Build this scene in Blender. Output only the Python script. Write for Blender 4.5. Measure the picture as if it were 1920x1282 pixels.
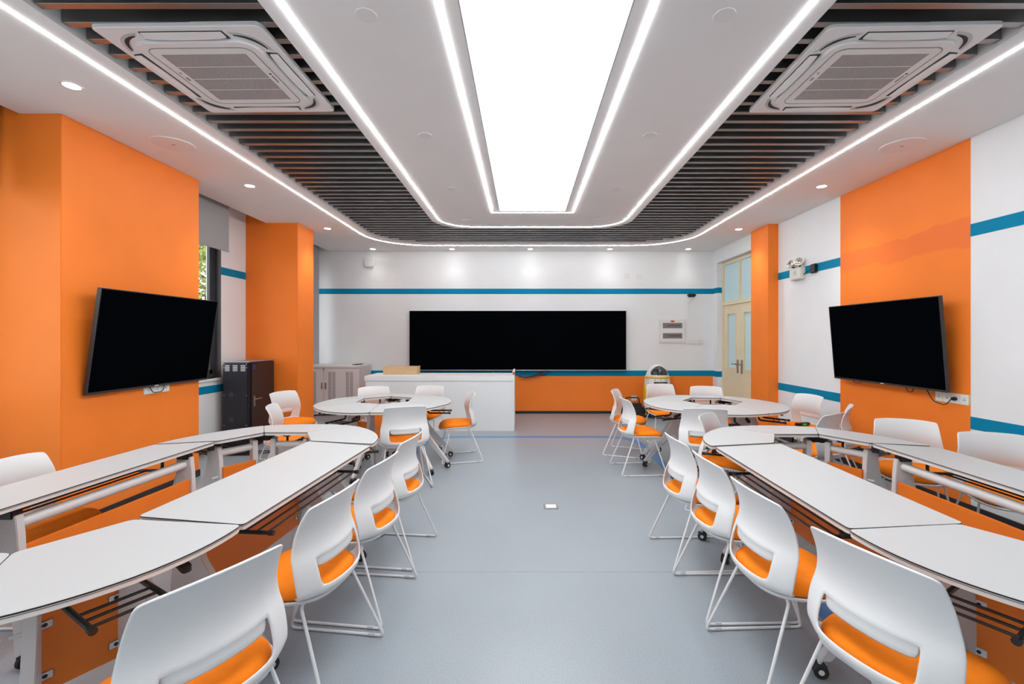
import bpy, bmesh, math, random
from math import sin, cos, pi, radians as R, sqrt, atan2
from mathutils import Matrix, Vector
from mathutils.geometry import tessellate_polygon

for o in list(bpy.data.objects):
    bpy.data.objects.remove(o, do_unlink=True)
scn = bpy.context.scene
COL = scn.collection
random.seed(7)

# ------------------------------------------------------------------ camera, sky, exposure
FPX, CAMZ = 850.0, 1.49
cd = bpy.data.cameras.new('camera')
cam = bpy.data.objects.new('camera', cd)
COL.objects.link(cam)
cam.location = (0, 0, CAMZ)
cam.rotation_euler = (R(90), 0, 0)
cd.sensor_width = 36.0
cd.lens = FPX / 1920 * 36.0
cd.shift_x = -23 / 1920
cd.shift_y = -8 / 1920
cd.clip_start = 0.05
scn.camera = cam

world = bpy.data.worlds.new('overcast_sky')
scn.world = world
world.use_nodes = True
wbg = world.node_tree.nodes['Background']
wbg.inputs[0].default_value = (0.92, 0.96, 1.0, 1)
wbg.inputs[1].default_value = 2.8

scn.view_settings.view_transform = 'Standard'
scn.view_settings.look = 'None'
scn.view_settings.gamma = 1.0
scn.view_settings.use_curve_mapping = False
scn.view_settings.exposure = 0.42
PANEL_STRENGTH = 3.9
STRIP_STRENGTH = 40.0
SPOT_WATTS = 29.0

# ------------------------------------------------------------------ materials
def mat(name, col, rough=0.5, metal=0.0, var=0.0, vscale=8.0, bump=0.0, bscale=200.0, spec=0.5, emit=0.0, alpha=None, trans=0.0):
    m = bpy.data.materials.new(name)
    m.use_nodes = True
    nt = m.node_tree
    b = nt.nodes['Principled BSDF']
    b.inputs['Base Color'].default_value = (*col, 1)
    b.inputs['Roughness'].default_value = rough
    b.inputs['Metallic'].default_value = metal
    b.inputs['Specular IOR Level'].default_value = spec
    if emit:
        b.inputs['Emission Color'].default_value = (*col, 1)
        b.inputs['Emission Strength'].default_value = emit
    if trans:
        b.inputs['Transmission Weight'].default_value = trans
    if var or bump:
        tc = nt.nodes.new('ShaderNodeTexCoord')
    if var:
        n = nt.nodes.new('ShaderNodeTexNoise')
        n.inputs['Scale'].default_value = vscale
        n.inputs['Detail'].default_value = 4
        nt.links.new(tc.outputs['Object'], n.inputs['Vector'])
        r = nt.nodes.new('ShaderNodeValToRGB')
        r.color_ramp.elements[0].position = 0.3
        r.color_ramp.elements[1].position = 0.7
        r.color_ramp.elements[0].color = (*[max(0, c * (1 - var)) for c in col], 1)
        r.color_ramp.elements[1].color = (*[min(1, c * (1 + var)) for c in col], 1)
        nt.links.new(n.outputs['Fac'], r.inputs['Fac'])
        nt.links.new(r.outputs['Color'], b.inputs['Base Color'])
    if bump:
        n2 = nt.nodes.new('ShaderNodeTexNoise')
        n2.inputs['Scale'].default_value = bscale
        n2.inputs['Detail'].default_value = 3
        nt.links.new(tc.outputs['Object'], n2.inputs['Vector'])
        bp = nt.nodes.new('ShaderNodeBump')
        bp.inputs['Strength'].default_value = bump
        bp.inputs['Distance'].default_value = 0.004
        nt.links.new(n2.outputs['Fac'], bp.inputs['Height'])
        nt.links.new(bp.outputs['Normal'], b.inputs['Normal'])
    return m

M = {}
M['white_wall'] = mat('white_wall_paint', (0.83, 0.85, 0.86), 0.75, var=0.015, vscale=3, bump=0.08, bscale=90, spec=0.3)
M['orange_wall'] = mat('orange_wall_paint', (0.94, 0.225, 0.022), 0.55, var=0.03, vscale=2.5, bump=0.1, bscale=110, spec=0.35)
M['blue_paint'] = mat('blue_wall_paint', (0.002, 0.225, 0.40), 0.65, var=0.03, vscale=5, spec=0.12)
M['ceil_white'] = mat('ceiling_paint', (0.87, 0.865, 0.86), 0.8, var=0.012, vscale=2, spec=0.2)
M['recess'] = mat('recess_black_paint', (0.03, 0.03, 0.032), 0.8, spec=0.2)
M['slat'] = mat('graphite_slat', (0.32, 0.315, 0.315), 0.34, metal=0.9, var=0.05, vscale=3)
M['light_panel'] = mat('luminous_membrane', (0.97, 0.985, 1.0), 0.6, emit=PANEL_STRENGTH)
M['led'] = mat('led_strip_diffuser', (0.985, 0.99, 1.0), 0.5, emit=STRIP_STRENGTH)
M['lamp'] = mat('downlight_lens', (1.0, 0.985, 0.95), 0.5, emit=16)
M['grey_frame'] = mat('panel_edge_grey', (0.35, 0.37, 0.42), 0.5)
M['speaker_grey'] = mat('speaker_mesh_grey', (0.56, 0.55, 0.545), 0.7)
M['plastic_white'] = mat('white_plastic', (0.80, 0.80, 0.80), 0.38, spec=0.45)
M['ac_white'] = mat('air_conditioner_plastic', (0.80, 0.79, 0.79), 0.45)
M['dark_gap'] = mat('dark_gap', (0.03, 0.03, 0.03), 0.7)
M['ac_slot'] = mat('grille_shadow_grey', (0.12, 0.115, 0.115), 0.7)
M['shell'] = mat('white_chair_shell', (0.74, 0.74, 0.742), 0.36, bump=0.03, bscale=600, spec=0.45)
M['seat'] = mat('orange_seat_fabric', (0.93, 0.235, 0.012), 0.85, var=0.04, vscale=30, bump=0.25, bscale=900, spec=0.15)
M['rod'] = mat('white_powder_coat', (0.78, 0.77, 0.77), 0.38, spec=0.5)
M['rubber_clear'] = mat('clear_grey_plastic', (0.52, 0.52, 0.525), 0.45)
M['top'] = mat('white_laminate_top', (0.535, 0.55, 0.555), 0.42, var=0.008, vscale=4, spec=0.4)
M['edge_cream'] = mat('cream_edge_band', (0.74, 0.70, 0.66), 0.5)
M['black'] = mat('black_plastic', (0.012, 0.012, 0.013), 0.4)
M['black_metal'] = mat('black_coated_metal', (0.014, 0.013, 0.013), 0.35)
M['leg_grey'] = mat('warm_white_cast_metal', (0.66, 0.63, 0.62), 0.42)
M['leg_white'] = mat('white_cast_metal', (0.74, 0.72, 0.71), 0.4)
M['orange_panel'] = mat('orange_board', (0.86, 0.20, 0.014), 0.5, var=0.02, vscale=6)
M['tyre'] = mat('black_rubber_tyre', (0.015, 0.015, 0.016), 0.6)
M['chrome'] = mat('bright_steel', (0.6, 0.6, 0.6), 0.28, metal=1.0)
M['screen'] = mat('screen_off', (0.0012, 0.002, 0.003), 0.6, spec=0.0)
M['bezel'] = mat('dark_bezel', (0.03, 0.028, 0.03), 0.35)
M['silver'] = mat('silver_trim', (0.42, 0.43, 0.45), 0.35, metal=0.8)
M['grey_blind'] = mat('grey_blind_fabric', (0.36, 0.36, 0.37), 0.85, var=0.02, vscale=60, bump=0.1, bscale=700)
M['win_frame'] = mat('charcoal_window_frame', (0.045, 0.047, 0.052), 0.4)
gm = bpy.data.materials.new('window_glass'); gm.use_nodes = True
_n = gm.node_tree; _n.nodes.clear()
_o = _n.nodes.new('ShaderNodeOutputMaterial'); _m = _n.nodes.new('ShaderNodeMixShader'); _t = _n.nodes.new('ShaderNodeBsdfTransparent')
_g = _n.nodes.new('ShaderNodeBsdfGlossy'); _g.inputs['Roughness'].default_value = 0.02;
_t.inputs[0].default_value = (0.95, 0.97, 0.97, 1)
_m.inputs[0].default_value = 0.05; _n.links.new(_t.outputs[0], _m.inputs[1]); _n.links.new(_g.outputs[0], _m.inputs[2]); _n.links.new(_m.outputs[0], _o.inputs[0])
M['glass'] = gm
M['cab_black'] = mat('dark_navy_cabinet', (0.014, 0.015, 0.022), 0.42, var=0.1, vscale=5)
M['cab_brown'] = mat('dark_cabinet_door', (0.022, 0.013, 0.013), 0.4)
M['cab_beige'] = mat('pale_beige_cabinet', (0.66, 0.61, 0.60), 0.5)
M['cab_top'] = mat('white_cabinet_top', (0.72, 0.73, 0.72), 0.45)
M['vent'] = mat('vent_grey', (0.16, 0.145, 0.145), 0.6)
M['vent_light'] = mat('pale_louvre', (0.62, 0.64, 0.68), 0.4)
M['desk'] = mat('white_desk_board', (0.80, 0.82, 0.82), 0.45)
M['tan'] = mat('tan_wood_board', (0.60, 0.42, 0.23), 0.55, var=0.06, vscale=14)
M['red'] = mat('red_sticker', (0.65, 0.05, 0.03), 0.5)
M['door'] = mat('cream_door_paint', (0.80, 0.70, 0.49), 0.45, var=0.02, vscale=6)
M['frosted'] = mat('frosted_blue_glass', (0.58, 0.80, 0.85), 0.35, spec=0.5)  # light from behind the panes is put into this pale base colour
M['steel'] = mat('brushed_steel', (0.36, 0.32, 0.30), 0.35, metal=0.9)
M['yellow'] = mat('yellow_plastic', (0.80, 0.50, 0.01), 0.4)
M['visor'] = mat('glossy_dark_visor', (0.03, 0.032, 0.036), 0.08)
M['bag'] = mat('black_nylon', (0.016, 0.016, 0.018), 0.75, bump=0.4, bscale=300)
M['plate_yellow'] = mat('pale_yellow_tab', (0.85, 0.72, 0.12), 0.5)
M['grey_window'] = mat('smoked_grey_window', (0.20, 0.195, 0.20), 0.3)
M['dark_text'] = mat('dark_grey_print', (0.07, 0.065, 0.07), 0.5)
M['baseboard'] = mat('black_baseboard', (0.018, 0.018, 0.02), 0.45)
M['floor_blue'] = mat('blue_floor_vinyl', (0.06, 0.22, 0.52), 0.3)
M['seam'] = mat('grey_floor_seam', (0.22, 0.23, 0.24), 0.5)
M['cable_blue'] = mat('blue_cable', (0.03, 0.04, 0.16), 0.5)
M['green'] = mat('green_tag', (0.08, 0.75, 0.10), 0.5)
M['cream_plastic'] = mat('cream_plastic', (0.76, 0.75, 0.68), 0.45)
M['lens'] = mat('clear_lamp_lens', (0.6, 0.58, 0.55), 0.15, metal=0.5)
M['leaf'] = mat('autumn_leaf', (0.20, 0.24, 0.05), 0.6, var=0.5, vscale=2)
M['bark'] = mat('tree_bark', (0.10, 0.075, 0.055), 0.85)
M['outside_ground'] = mat('paved_yard', (0.45, 0.44, 0.42), 0.9)

# floor: speckled grey sheet vinyl
fm = bpy.data.materials.new('speckled_grey_vinyl')
fm.use_nodes = True
nt = fm.node_tree
b = nt.nodes['Principled BSDF']
tc = nt.nodes.new('ShaderNodeTexCoord')
n1 = nt.nodes.new('ShaderNodeTexNoise'); n1.inputs['Scale'].default_value = 170; n1.inputs['Detail'].default_value = 3
n2 = nt.nodes.new('ShaderNodeTexNoise'); n2.inputs['Scale'].default_value = 0.9; n2.inputs['Detail'].default_value = 5
r1 = nt.nodes.new('ShaderNodeValToRGB')
r1.color_ramp.elements[0].position = 0.33; r1.color_ramp.elements[0].color = (0.255, 0.288, 0.318, 1)
r1.color_ramp.elements[1].position = 0.50; r1.color_ramp.elements[1].color = (0.325, 0.366, 0.40, 1)
mx = nt.nodes.new('ShaderNodeMixRGB'); mx.blend_type = 'MULTIPLY'; mx.inputs[0].default_value = 1
r2 = nt.nodes.new('ShaderNodeValToRGB')
r2.color_ramp.elements[0].position = 0.35; r2.color_ramp.elements[0].color = (0.93, 0.93, 0.93, 1)
r2.color_ramp.elements[1].position = 0.65; r2.color_ramp.elements[1].color = (1, 1, 1, 1)
for n in (n1, n2):
    nt.links.new(tc.outputs['Object'], n.inputs['Vector'])
nt.links.new(n1.outputs['Fac'], r1.inputs['Fac']); nt.links.new(n2.outputs['Fac'], r2.inputs['Fac'])
nt.links.new(r1.outputs['Color'], mx.inputs[1]); nt.links.new(r2.outputs['Color'], mx.inputs[2])
nt.links.new(mx.outputs['Color'], b.inputs['Base Color'])
b.inputs['Roughness'].default_value = 0.30
b.inputs['Specular IOR Level'].default_value = 0.45
M['floor'] = fm

# orange feature wall with a repainted patch (its own shape, a painter's touch-up)
om = M['orange_wall'].copy(); om.name = 'orange_wall_paint_touched_up'
nt = om.node_tree
b = nt.nodes['Principled BSDF']
tc = nt.nodes.new('ShaderNodeTexCoord')
sp = nt.nodes.new('ShaderNodeSeparateXYZ'); nt.links.new(tc.outputs['Object'], sp.inputs[0])
nz = nt.nodes.new('ShaderNodeTexNoise'); nz.inputs['Scale'].default_value = 3.0; nt.links.new(tc.outputs['Object'], nz.inputs['Vector'])
ad = nt.nodes.new('ShaderNodeMath'); ad.operation = 'MULTIPLY_ADD'; ad.inputs[1].default_value = 0.22
nt.links.new(nz.outputs['Fac'], ad.inputs[0]); nt.links.new(sp.outputs['Z'], ad.inputs[2])
lo = nt.nodes.new('ShaderNodeMapRange'); lo.inputs[1].default_value = 2.36; lo.inputs[2].default_value = 2.39
hi = nt.nodes.new('ShaderNodeMapRange'); hi.inputs[1].default_value = 2.60; hi.inputs[2].default_value = 2.61; hi.inputs[3].default_value = 1; hi.inputs[4].default_value = 0
nt.links.new(ad.outputs[0], lo.inputs[0]); nt.links.new(ad.outputs[0], hi.inputs[0])
mu = nt.nodes.new('ShaderNodeMath'); mu.operation = 'MULTIPLY'
nt.links.new(lo.outputs[0], mu.inputs[0]); nt.links.new(hi.outputs[0], mu.inputs[1])
mr = nt.nodes.new('ShaderNodeMixRGB'); mr.inputs[2].default_value = (0.88, 0.185, 0.026, 1)
src = b.inputs['Base Color'].links[0].from_socket
nt.links.new(mu.outputs[0], mr.inputs[0]); nt.links.new(src, mr.inputs[1]); nt.links.new(mr.outputs[0], b.inputs['Base Color'])
M['orange_touched'] = om

# ------------------------------------------------------------------ mesh helpers
class MB:
    def __init__(s):
        s.v = []; s.f = []; s.m = []; s.T = None; s.mi = 0
    def add(s, vs, fs):
        k = len(s.v)
        s.v += [tuple(s.T @ Vector(p)) if s.T else tuple(p) for p in vs]
        s.f += [tuple(i + k for i in f) for f in fs]
        s.m += [s.mi] * len(fs)
        return s
    def box(s, x0, x1, y0, y1, z0, z1):
        return s.add([(x0, y0, z0), (x1, y0, z0), (x1, y1, z0), (x0, y1, z0), (x0, y0, z1), (x1, y0, z1), (x1, y1, z1), (x0, y1, z1)],
                     [(3, 2, 1, 0), (4, 5, 6, 7), (0, 1, 5, 4), (1, 2, 6, 5), (2, 3, 7, 6), (3, 0, 4, 7)])
    def prism(s, poly, z0, z1, zf=None):
        """poly: ccw 2d points; extruded z0..z1; zf(x,y) adds a height offset"""
        n = len(poly)
        zf = zf or (lambda x, y: 0)
        vs = [(x, y, z0 + zf(x, y)) for x, y in poly] + [(x, y, z1 + zf(x, y)) for x, y in poly]
        fs = [tuple(range(n - 1, -1, -1)), tuple(range(n, 2 * n))] + [(i, (i + 1) % n, n + (i + 1) % n, n + i) for i in range(n)]
        return s.add(vs, fs)
    def prism_x(s, poly, x0, x1):
        """poly in (y,z), extruded along x"""
        n = len(poly)
        vs = [(x0, y, z) for y, z in poly] + [(x1, y, z) for y, z in poly]
        fs = [tuple(range(n - 1, -1, -1)), tuple(range(n, 2 * n))] + [(i, (i + 1) % n, n + (i + 1) % n, n + i) for i in range(n)]
        return s.add(vs, fs)
    def holed(s, outer, hole, z0, z1):
        """plate with a hole, both walls included"""
        pts = [Vector((x, y, 0)) for x, y in outer], [Vector((x, y, 0)) for x, y in hole]
        tris = tessellate_polygon(pts)
        allp = list(outer) + list(hole)
        n = len(allp); a = len(outer); h = len(hole)
        vs = [(x, y, z0) for x, y in allp] + [(x, y, z1) for x, y in allp]
        fs = [tuple(t) for t in tris] + [tuple(i + n for i in reversed(t)) for t in tris]
        fs += [(i, (i + 1) % a, n + (i + 1) % a, n + i) for i in range(a)]
        fs += [(a + i, a + (i + 1) % h, n + a + (i + 1) % h, n + a + i) for i in range(h)]
        return s.add(vs, fs)
    def tube(s, pts, r, n=8, cap=True, closed=False):
        P = [Vector(p) for p in pts]
        vs = []; N = len(P)
        up = None
        rr = r if isinstance(r, (list, tuple)) else [r] * N
        for i, p in enumerate(P):
            if closed:
                d = P[(i + 1) % N] - P[i - 1]
            else:
                d = P[min(i + 1, N - 1)] - P[max(i - 1, 0)]
            d.normalize()
            if up is None:
                up = Vector((0, 0, 1)) if abs(d.z) < 0.9 else Vector((1, 0, 0))
            a = d.cross(up); a.normalize(); u = a.cross(d); u.normalize(); up = u
            for k in range(n):
                t = 2 * pi * k / n
                vs.append(p + a * (rr[i] * cos(t)) + u * (rr[i] * sin(t)))
        fs = []
        for i in range(N if closed else N - 1):
            j = (i + 1) % N
            fs += [(i * n + k, i * n + (k + 1) % n, j * n + (k + 1) % n, j * n + k) for k in range(n)]
        if cap and not closed:
            fs += [tuple(range(n - 1, -1, -1)), tuple((N - 1) * n + k for k in range(n))]
        return s.add(vs, fs)
    def cyl(s, p0, p1, r, n=16):
        return s.tube([p0, p1], r, n)
    def lathe(s, prof, n=24, c=(0, 0, 0)):
        vs = []; fs = []
        for r, z in prof:
            for k in range(n):
                t = 2 * pi * k / n
                vs.append((c[0] + r * cos(t), c[1] + r * sin(t), c[2] + z))
        m = len(prof)
        for i in range(m - 1):
            fs += [(i * n + k, i * n + (k + 1) % n, (i + 1) * n + (k + 1) % n, (i + 1) * n + k) for k in range(n)]
        if prof[0][0] > 1e-6: fs.append(tuple(range(n - 1, -1, -1)))
        if prof[-1][0] > 1e-6: fs.append(tuple((m - 1) * n + k for k in range(n)))
        return s.add(vs, fs)
    def mesh(s, name, bevel=0.0, seg=2, smooth=True, angle=35):
        me = bpy.data.meshes.new(name)
        me.from_pydata(s.v, [], s.f)
        me.polygons.foreach_set('material_index', s.m)
        bm = bmesh.new(); bm.from_mesh(me)
        bmesh.ops.remove_doubles(bm, verts=bm.verts, dist=1e-5)
        bmesh.ops.recalc_face_normals(bm, faces=bm.faces)
        if bevel:
            es = [e for e in bm.edges if len(e.link_faces) == 2 and e.calc_face_angle(0) > R(30)]
            bmesh.ops.bevel(bm, geom=es, offset=bevel, segments=seg, affect='EDGES', clamp_overlap=True)
        bm.to_mesh(me); bm.free()
        if smooth:
            me.polygons.foreach_set('use_smooth', [True] * len(me.polygons))
            me.set_sharp_from_angle(angle=R(angle))
        me.update()
        return me
    def build(s, name, mats, parent=None, bevel=0.0, seg=2, smooth=True, angle=35):
        me = s.mesh(name, bevel, seg, smooth, angle)
        for m in (mats if isinstance(mats, (list, tuple)) else [mats]):
            me.materials.append(m)
        return link(name, me, parent)

def link(name, data, parent=None):
    o = bpy.data.objects.new(name, data)
    COL.objects.link(o)
    o.parent = parent
    return o
def tag(o, label=None, cat=None, group=None, kind=None):
    if label: o['label'] = label
    if cat: o['category'] = cat
    if group: o['group'] = group
    if kind: o['kind'] = kind
    return o
def thing(name, label, cat, loc=(0, 0, 0), rz=0, group=None):
    o = link(name, None)
    o.empty_display_size = 0.05
    o.location = loc; o.rotation_euler = (0, 0, rz)
    return tag(o, label, cat, group)
def struct(o, label=None):
    o['kind'] = 'structure'
    if label: o['label'] = label
    return o
KIDS = {}
def dup(o, parent=None):
    c = o.copy(); COL.objects.link(c); c.parent = parent
    for ch in [x for x in bpy.data.objects if x.parent is o]:
        dup(ch, c)
    return c
def B():
    return MB()
def rrect(x0, x1, y0, y1, r, n=6):
    pts = []
    for cx, cy, a0 in ((x1 - r, y0 + r, -90), (x1 - r, y1 - r, 0), (x0 + r, y1 - r, 90), (x0 + r, y0 + r, 180)):
        for k in range(n + 1):
            a = R(a0 + 90 * k / n)
            pts.append((cx + r * cos(a), cy + r * sin(a)))
    return pts
def arcpts(pts, r, n=5):
    """round the inner corners of a polyline (3d) with radius r"""
    P = [Vector(p) for p in pts]; out = [P[0]]
    for i in range(1, len(P) - 1):
        a = (P[i - 1] - P[i]); c = (P[i + 1] - P[i])
        d = min(r, a.length * 0.45, c.length * 0.45)
        p0 = P[i] + a.normalized() * d; p1 = P[i] + c.normalized() * d
        for k in range(n + 1):
            t = k / n
            out.append(p0 * (1 - t) ** 2 + P[i] * 2 * t * (1 - t) + p1 * t * t)
    out.append(P[-1])
    return out

# ------------------------------------------------------------------ room dimensions
XL, XR, YB, YF = -4.13, 3.80, 8.92, -2.3
ZC = 3.19            # suspended ceiling
ZT = 3.62            # slab above
XS = -3.83           # inner edge of the ceiling by the left windows
S1, S2 = (2.35, 2.455), (0.715, 0.82)

floor = struct(B().box(XL - 0.3, XR + 0.4, YF - 0.2, YB + 0.2, -0.1, 0).build('floor', M['floor'], smooth=False), 'grey speckled vinyl floor with a blue line')
B().box(-1.35, 1.45, 2.8835, 2.8865, 0.0, 0.0006).build('seam', M['seam'], floor, smooth=False)
# blue band on the floor: a rounded loop
loop = []
def loop_path(x0, x1, y0, y1, r, n=8):
    return rrect(x0, x1, y0, y1, r, n)
po = loop_path(-1.47, 1.69, 0.2, 6.865, 0.5); pi_ = loop_path(-1.36, 1.58, 0.31, 6.755, 0.4)
bb = B(); bb.holed(po, pi_, 0.0, 0.0008); bb.build('floor_stripe', M['floor_blue'], floor, smooth=False)

# back wall
wb = struct(B().box(XL - 0.2, XR + 0.4, YB, YB + 0.2, 0, ZT).build('wall_back', M['white_wall'], smooth=False), 'white front wall with blue stripes behind the big screen')
B().box(XL, 3.712, YB - 0.003, YB, *S1).build('stripe', M['blue_paint'], wb, smooth=False)
B().box(XL, 3.712, YB - 0.003, YB, 0.735, 0.845).build('stripe', M['blue_paint'], wb, smooth=False)
B().box(XL, 3.712, YB - 0.002, YB, 0.05, 0.735).build('orange_dado', M['orange_wall'], wb, smooth=False)
struct(B().box(XL, 3.71, YB - 0.014, YB, 0, 0.05).build('baseboard_back', M['baseboard'], smooth=False), 'black baseboard under the orange dado')
# wall behind the camera, with an unseen window added for more daylight
wf = B()
FW = [(-3.4, -0.7)]
x = XL - 0.2
for a, c in FW:
    wf.box(x, a, YF - 0.2, YF, 0, ZT); wf.box(a, c, YF - 0.2, YF, 0, 0.85); wf.box(a, c, YF - 0.2, YF, 2.9, ZT); x = c
wf.box(x, XR + 0.4, YF - 0.2, YF, 0, ZT)
struct(wf.build('wall_front', M['white_wall'], smooth=False), 'white wall behind the viewer with one added daylight window')

# right wall: main run, door part
wr = B()
wr.box(XR, XR + 0.2, YF, 7.30, 0, ZT)
wr.box(3.71, XR + 0.2, 8.72, YB, 0, ZT)
wr.box(3.71, XR + 0.2, 7.30, 8.72, 2.93, ZT)
wr = struct(wr.build('wall_right', M['white_wall'], smooth=False), 'white right wall with blue stripes and an orange painted panel')
B().box(XR - 0.002, XR, 3.859, 5.447, 0, ZC).build('orange_panel', M['orange_touched'], wr, smooth=False)
for y0, y1 in ((YF, 3.859), (5.447, 6.78)):
    for z in (S1, S2):
        B().box(XR - 0.003, XR, y0, y1, *z).build('stripe', M['blue_paint'], wr, smooth=False)
for z in (S1, (0.735, 0.845)):
    B().box(3.707, 3.71, 8.72, YB, *z).build('stripe', M['blue_paint'], wr, smooth=False)
    B().box(3.707, 3.80, 8.717, 8.72, *z).build('stripe', M['blue_paint'], wr, smooth=False)
B().box(3.648, XR + 0.01, 6.78, 7.30, 0, ZC).build('column', M['orange_wall'], wr, bevel=0.004)
struct(B().box(XR - 0.014, XR, YF, 6.78, 0, 0.07).build('baseboard_right', M['baseboard'], smooth=False), 'black baseboard of the right wall')

# left wall with window openings; the first is unseen, added for daylight
WZ0, WZ1 = 0.95, 2.90
wins = [(-1.9, -0.3), (0.9, 3.25), (5.0, 6.17), (7.36, 8.76)]
wl = B()
y = YF
for a, c in wins:
    wl.box(XL - 0.2, XL, y, a, 0, ZT)
    wl.box(XL - 0.2, XL, a, c, 0, WZ0)
    wl.box(XL - 0.2, XL, a, c, WZ1, ZT)
    y = c
wl.box(XL - 0.2, XL, y, YB, 0, ZT)
wl = struct(wl.build('wall_left', M['white_wall'], smooth=False), 'white left wall with windows and orange pillars')
for y0, y1 in ((6.17, 6.72),):
    B().box(XL, XL + 0.003, y0, y1, *S1).build('stripe', M['blue_paint'], wl, smooth=False)
B().box(XL, XL + 0.003, 4.9, 6.72, 0.76, 0.86).build('stripe', M['blue_paint'], wl, smooth=False)
B().box(XL - 0.01, -3.515, 3.44, 4.90, 0, ZT).build('column', M['orange_wall'], wl, bevel=0.004)
B().box(XL - 0.01, -3.36, 6.72, 7.23, 0, ZT).build('column', M['orange_wall'], wl, bevel=0.004)
struct(B().box(-3.515, -3.501, 3.44, 4.90, 0, 0.07).box(-3.36, -3.346, 6.72, 7.23, 0, 0.07).box(XL, XL + 0.014, 4.9, 6.72, 0, 0.07).build('baseboard_left', M['baseboard'], smooth=False), 'black baseboard of the left wall and pillars')

# windows
for i, (a, c) in enumerate(wins):
    w = struct(link('window_%d' % (i + 1), None), ['unseen charcoal window behind the viewer, added for daylight', 'charcoal window nearest the viewer', 'charcoal window partly hidden by the left television', 'charcoal window behind the lowered blind'][i])
    w.location = (XL, (a + c) / 2, WZ0)
    hw = (c - a) / 2; H = WZ1 - WZ0
    fr = B(); T = 0.06
    for (y0, y1, z0, z1) in ((-hw, hw, 0, T), (-hw, hw, H - T, H), (-hw, -hw + T, T, H - T), (hw - T, hw, T, H - T), (-T / 2, T / 2, T, H - T)):
        fr.box(-0.13, -0.07, y0, y1, z0, z1)
    fr.build('window_frame', M['win_frame'], w, bevel=0.004)
    cas = B()
    for s_ in (-1, 1):
        y0, y1 = (-hw + T, -T / 2) if s_ < 0 else (T / 2, hw - T)
        for (p, q, z0, z1) in ((y0, y1, T, T + .05), (y0, y1, H - T - .05, H - T), (y0, y0 + .05, T, H - T), (y1 - .05, y1, T, H - T)):
            cas.box(-0.115, -0.075, p, q, z0, z1)
        B().box(-0.10, -0.094, y0 + .05, y1 - .05, T + .05, H - T - .05).build('pane', M['glass'], w, smooth=False)
    cas.build('sash', M['win_frame'], w, bevel=0.003)
    B().box(-0.2, 0.02, -hw, hw, -0.03, 0).build('window_sill', M['white_wall'], w, smooth=False)
    rv = B()
    rv.box(-0.07, 0.003, hw - 0.012, hw, 0, H).box(-0.07, 0.003, -hw, -hw + 0.012, 0, H)
    rv.build('reveal_lining', M['win_frame'], w, smooth=False)

for i, (a, c) in enumerate(FW):  # added window, out of view, lets sky light in from behind the camera
    w = struct(link('window_%d' % (i + 5), None), 'wide unseen charcoal window in the rear wall, added for daylight')
    w.location = ((a + c) / 2, YF, 0.85)
    hw = (c - a) / 2; H = 2.05; T = 0.06
    fr = B()
    for (x0, x1, z0, z1) in ((-hw, hw, 0, T), (-hw, hw, H - T, H), (-hw, -hw + T, T, H - T), (hw - T, hw, T, H - T), (-T / 2, T / 2, T, H - T)):
        fr.box(x0, x1, -0.13, -0.07, z0, z1)
    fr.build('window_frame', M['win_frame'], w, bevel=0.004)
    for x0, x1 in ((-hw + T, -T / 2), (T / 2, hw - T)):
        B().box(x0, x1, -0.10, -0.094, T, H - T).build('pane', M['glass'], w, smooth=False)

def blind(x, y0, y1, z0, label):
    t = thing('roller_blind', label, 'blind', (x, (y0 + y1) / 2, z0))
    h = (y1 - y0) / 2
    H = ZT - 0.1 - z0
    B().box(-0.002, 0.002, -h, h, 0.02, H).build('fabric', M['grey_blind'], t, smooth=False)
    B().box(-0.009, 0.009, -h, h, 0.0, 0.025).build('bottom_bar', M['grey_blind'], t, bevel=0.004)
    B().cyl((0, -h, H), (0, h, H), 0.03).build('roller', M['silver'], t)
    return t
blind(-3.93, 4.93, 6.03, 2.625, 'grey roller blind half raised above the left window beside the television')
blind(-3.95, 7.30, 8.72, 0.99, 'grey roller blind lowered behind the beige cabinet in the far left corner')
blind(-3.93, 0.8, 3.35, 2.6, 'grey roller blind on the window nearest the viewer')

# outside: yard and a tree seen through the window
struct(B().box(-30, XL - 0.35, -10, 30, -0.3, -0.2).build('ground', M['outside_ground'], smooth=False), 'paved yard outside the windows')
tr = thing('yard_tree', 'leafy tree outside the left window', 'tree', (-8.6, 12.3, -0.2))
tb = B()
tb.tube([(0, 0, 0), (0.05, 0.1, 1.2), (-0.05, 0.05, 2.2), (0.1, -0.1, 3.6)], [0.13, 0.11, 0.09, 0.04], 10)
for k in range(9):
    a = k * 2.4; z = 1.5 + 0.25 * k
    tb.tube([(0, 0, z), (0.5 * cos(a), 0.5 * sin(a), z + 0.3), (1.1 * cos(a), 1.1 * sin(a), z + 0.7)], [0.05, 0.03, 0.012], 6)
tb.build('trunk', M['bark'], tr)
lf = B()
for k in range(2600):
    u = random.random() ** 0.5; a = random.uniform(0, 2 * pi); z = random.uniform(-1, 1)
    rr = 1.5 * sqrt(max(0, 1 - z * z)) * u
    c = Vector((rr * cos(a), rr * sin(a), 3.0 + 1.5 * z))
    d = Vector((random.uniform(-1, 1), random.uniform(-1, 1), random.uniform(-1, 1))).normalized()
    e = d.orthogonal().normalized()
    lf.add([c - d * 0.08, c + e * 0.045, c + d * 0.08, c - e * 0.045], [(0, 1, 2, 3)])
tag(lf.build('foliage', M['leaf'], tr, smooth=False), kind='stuff')

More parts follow.
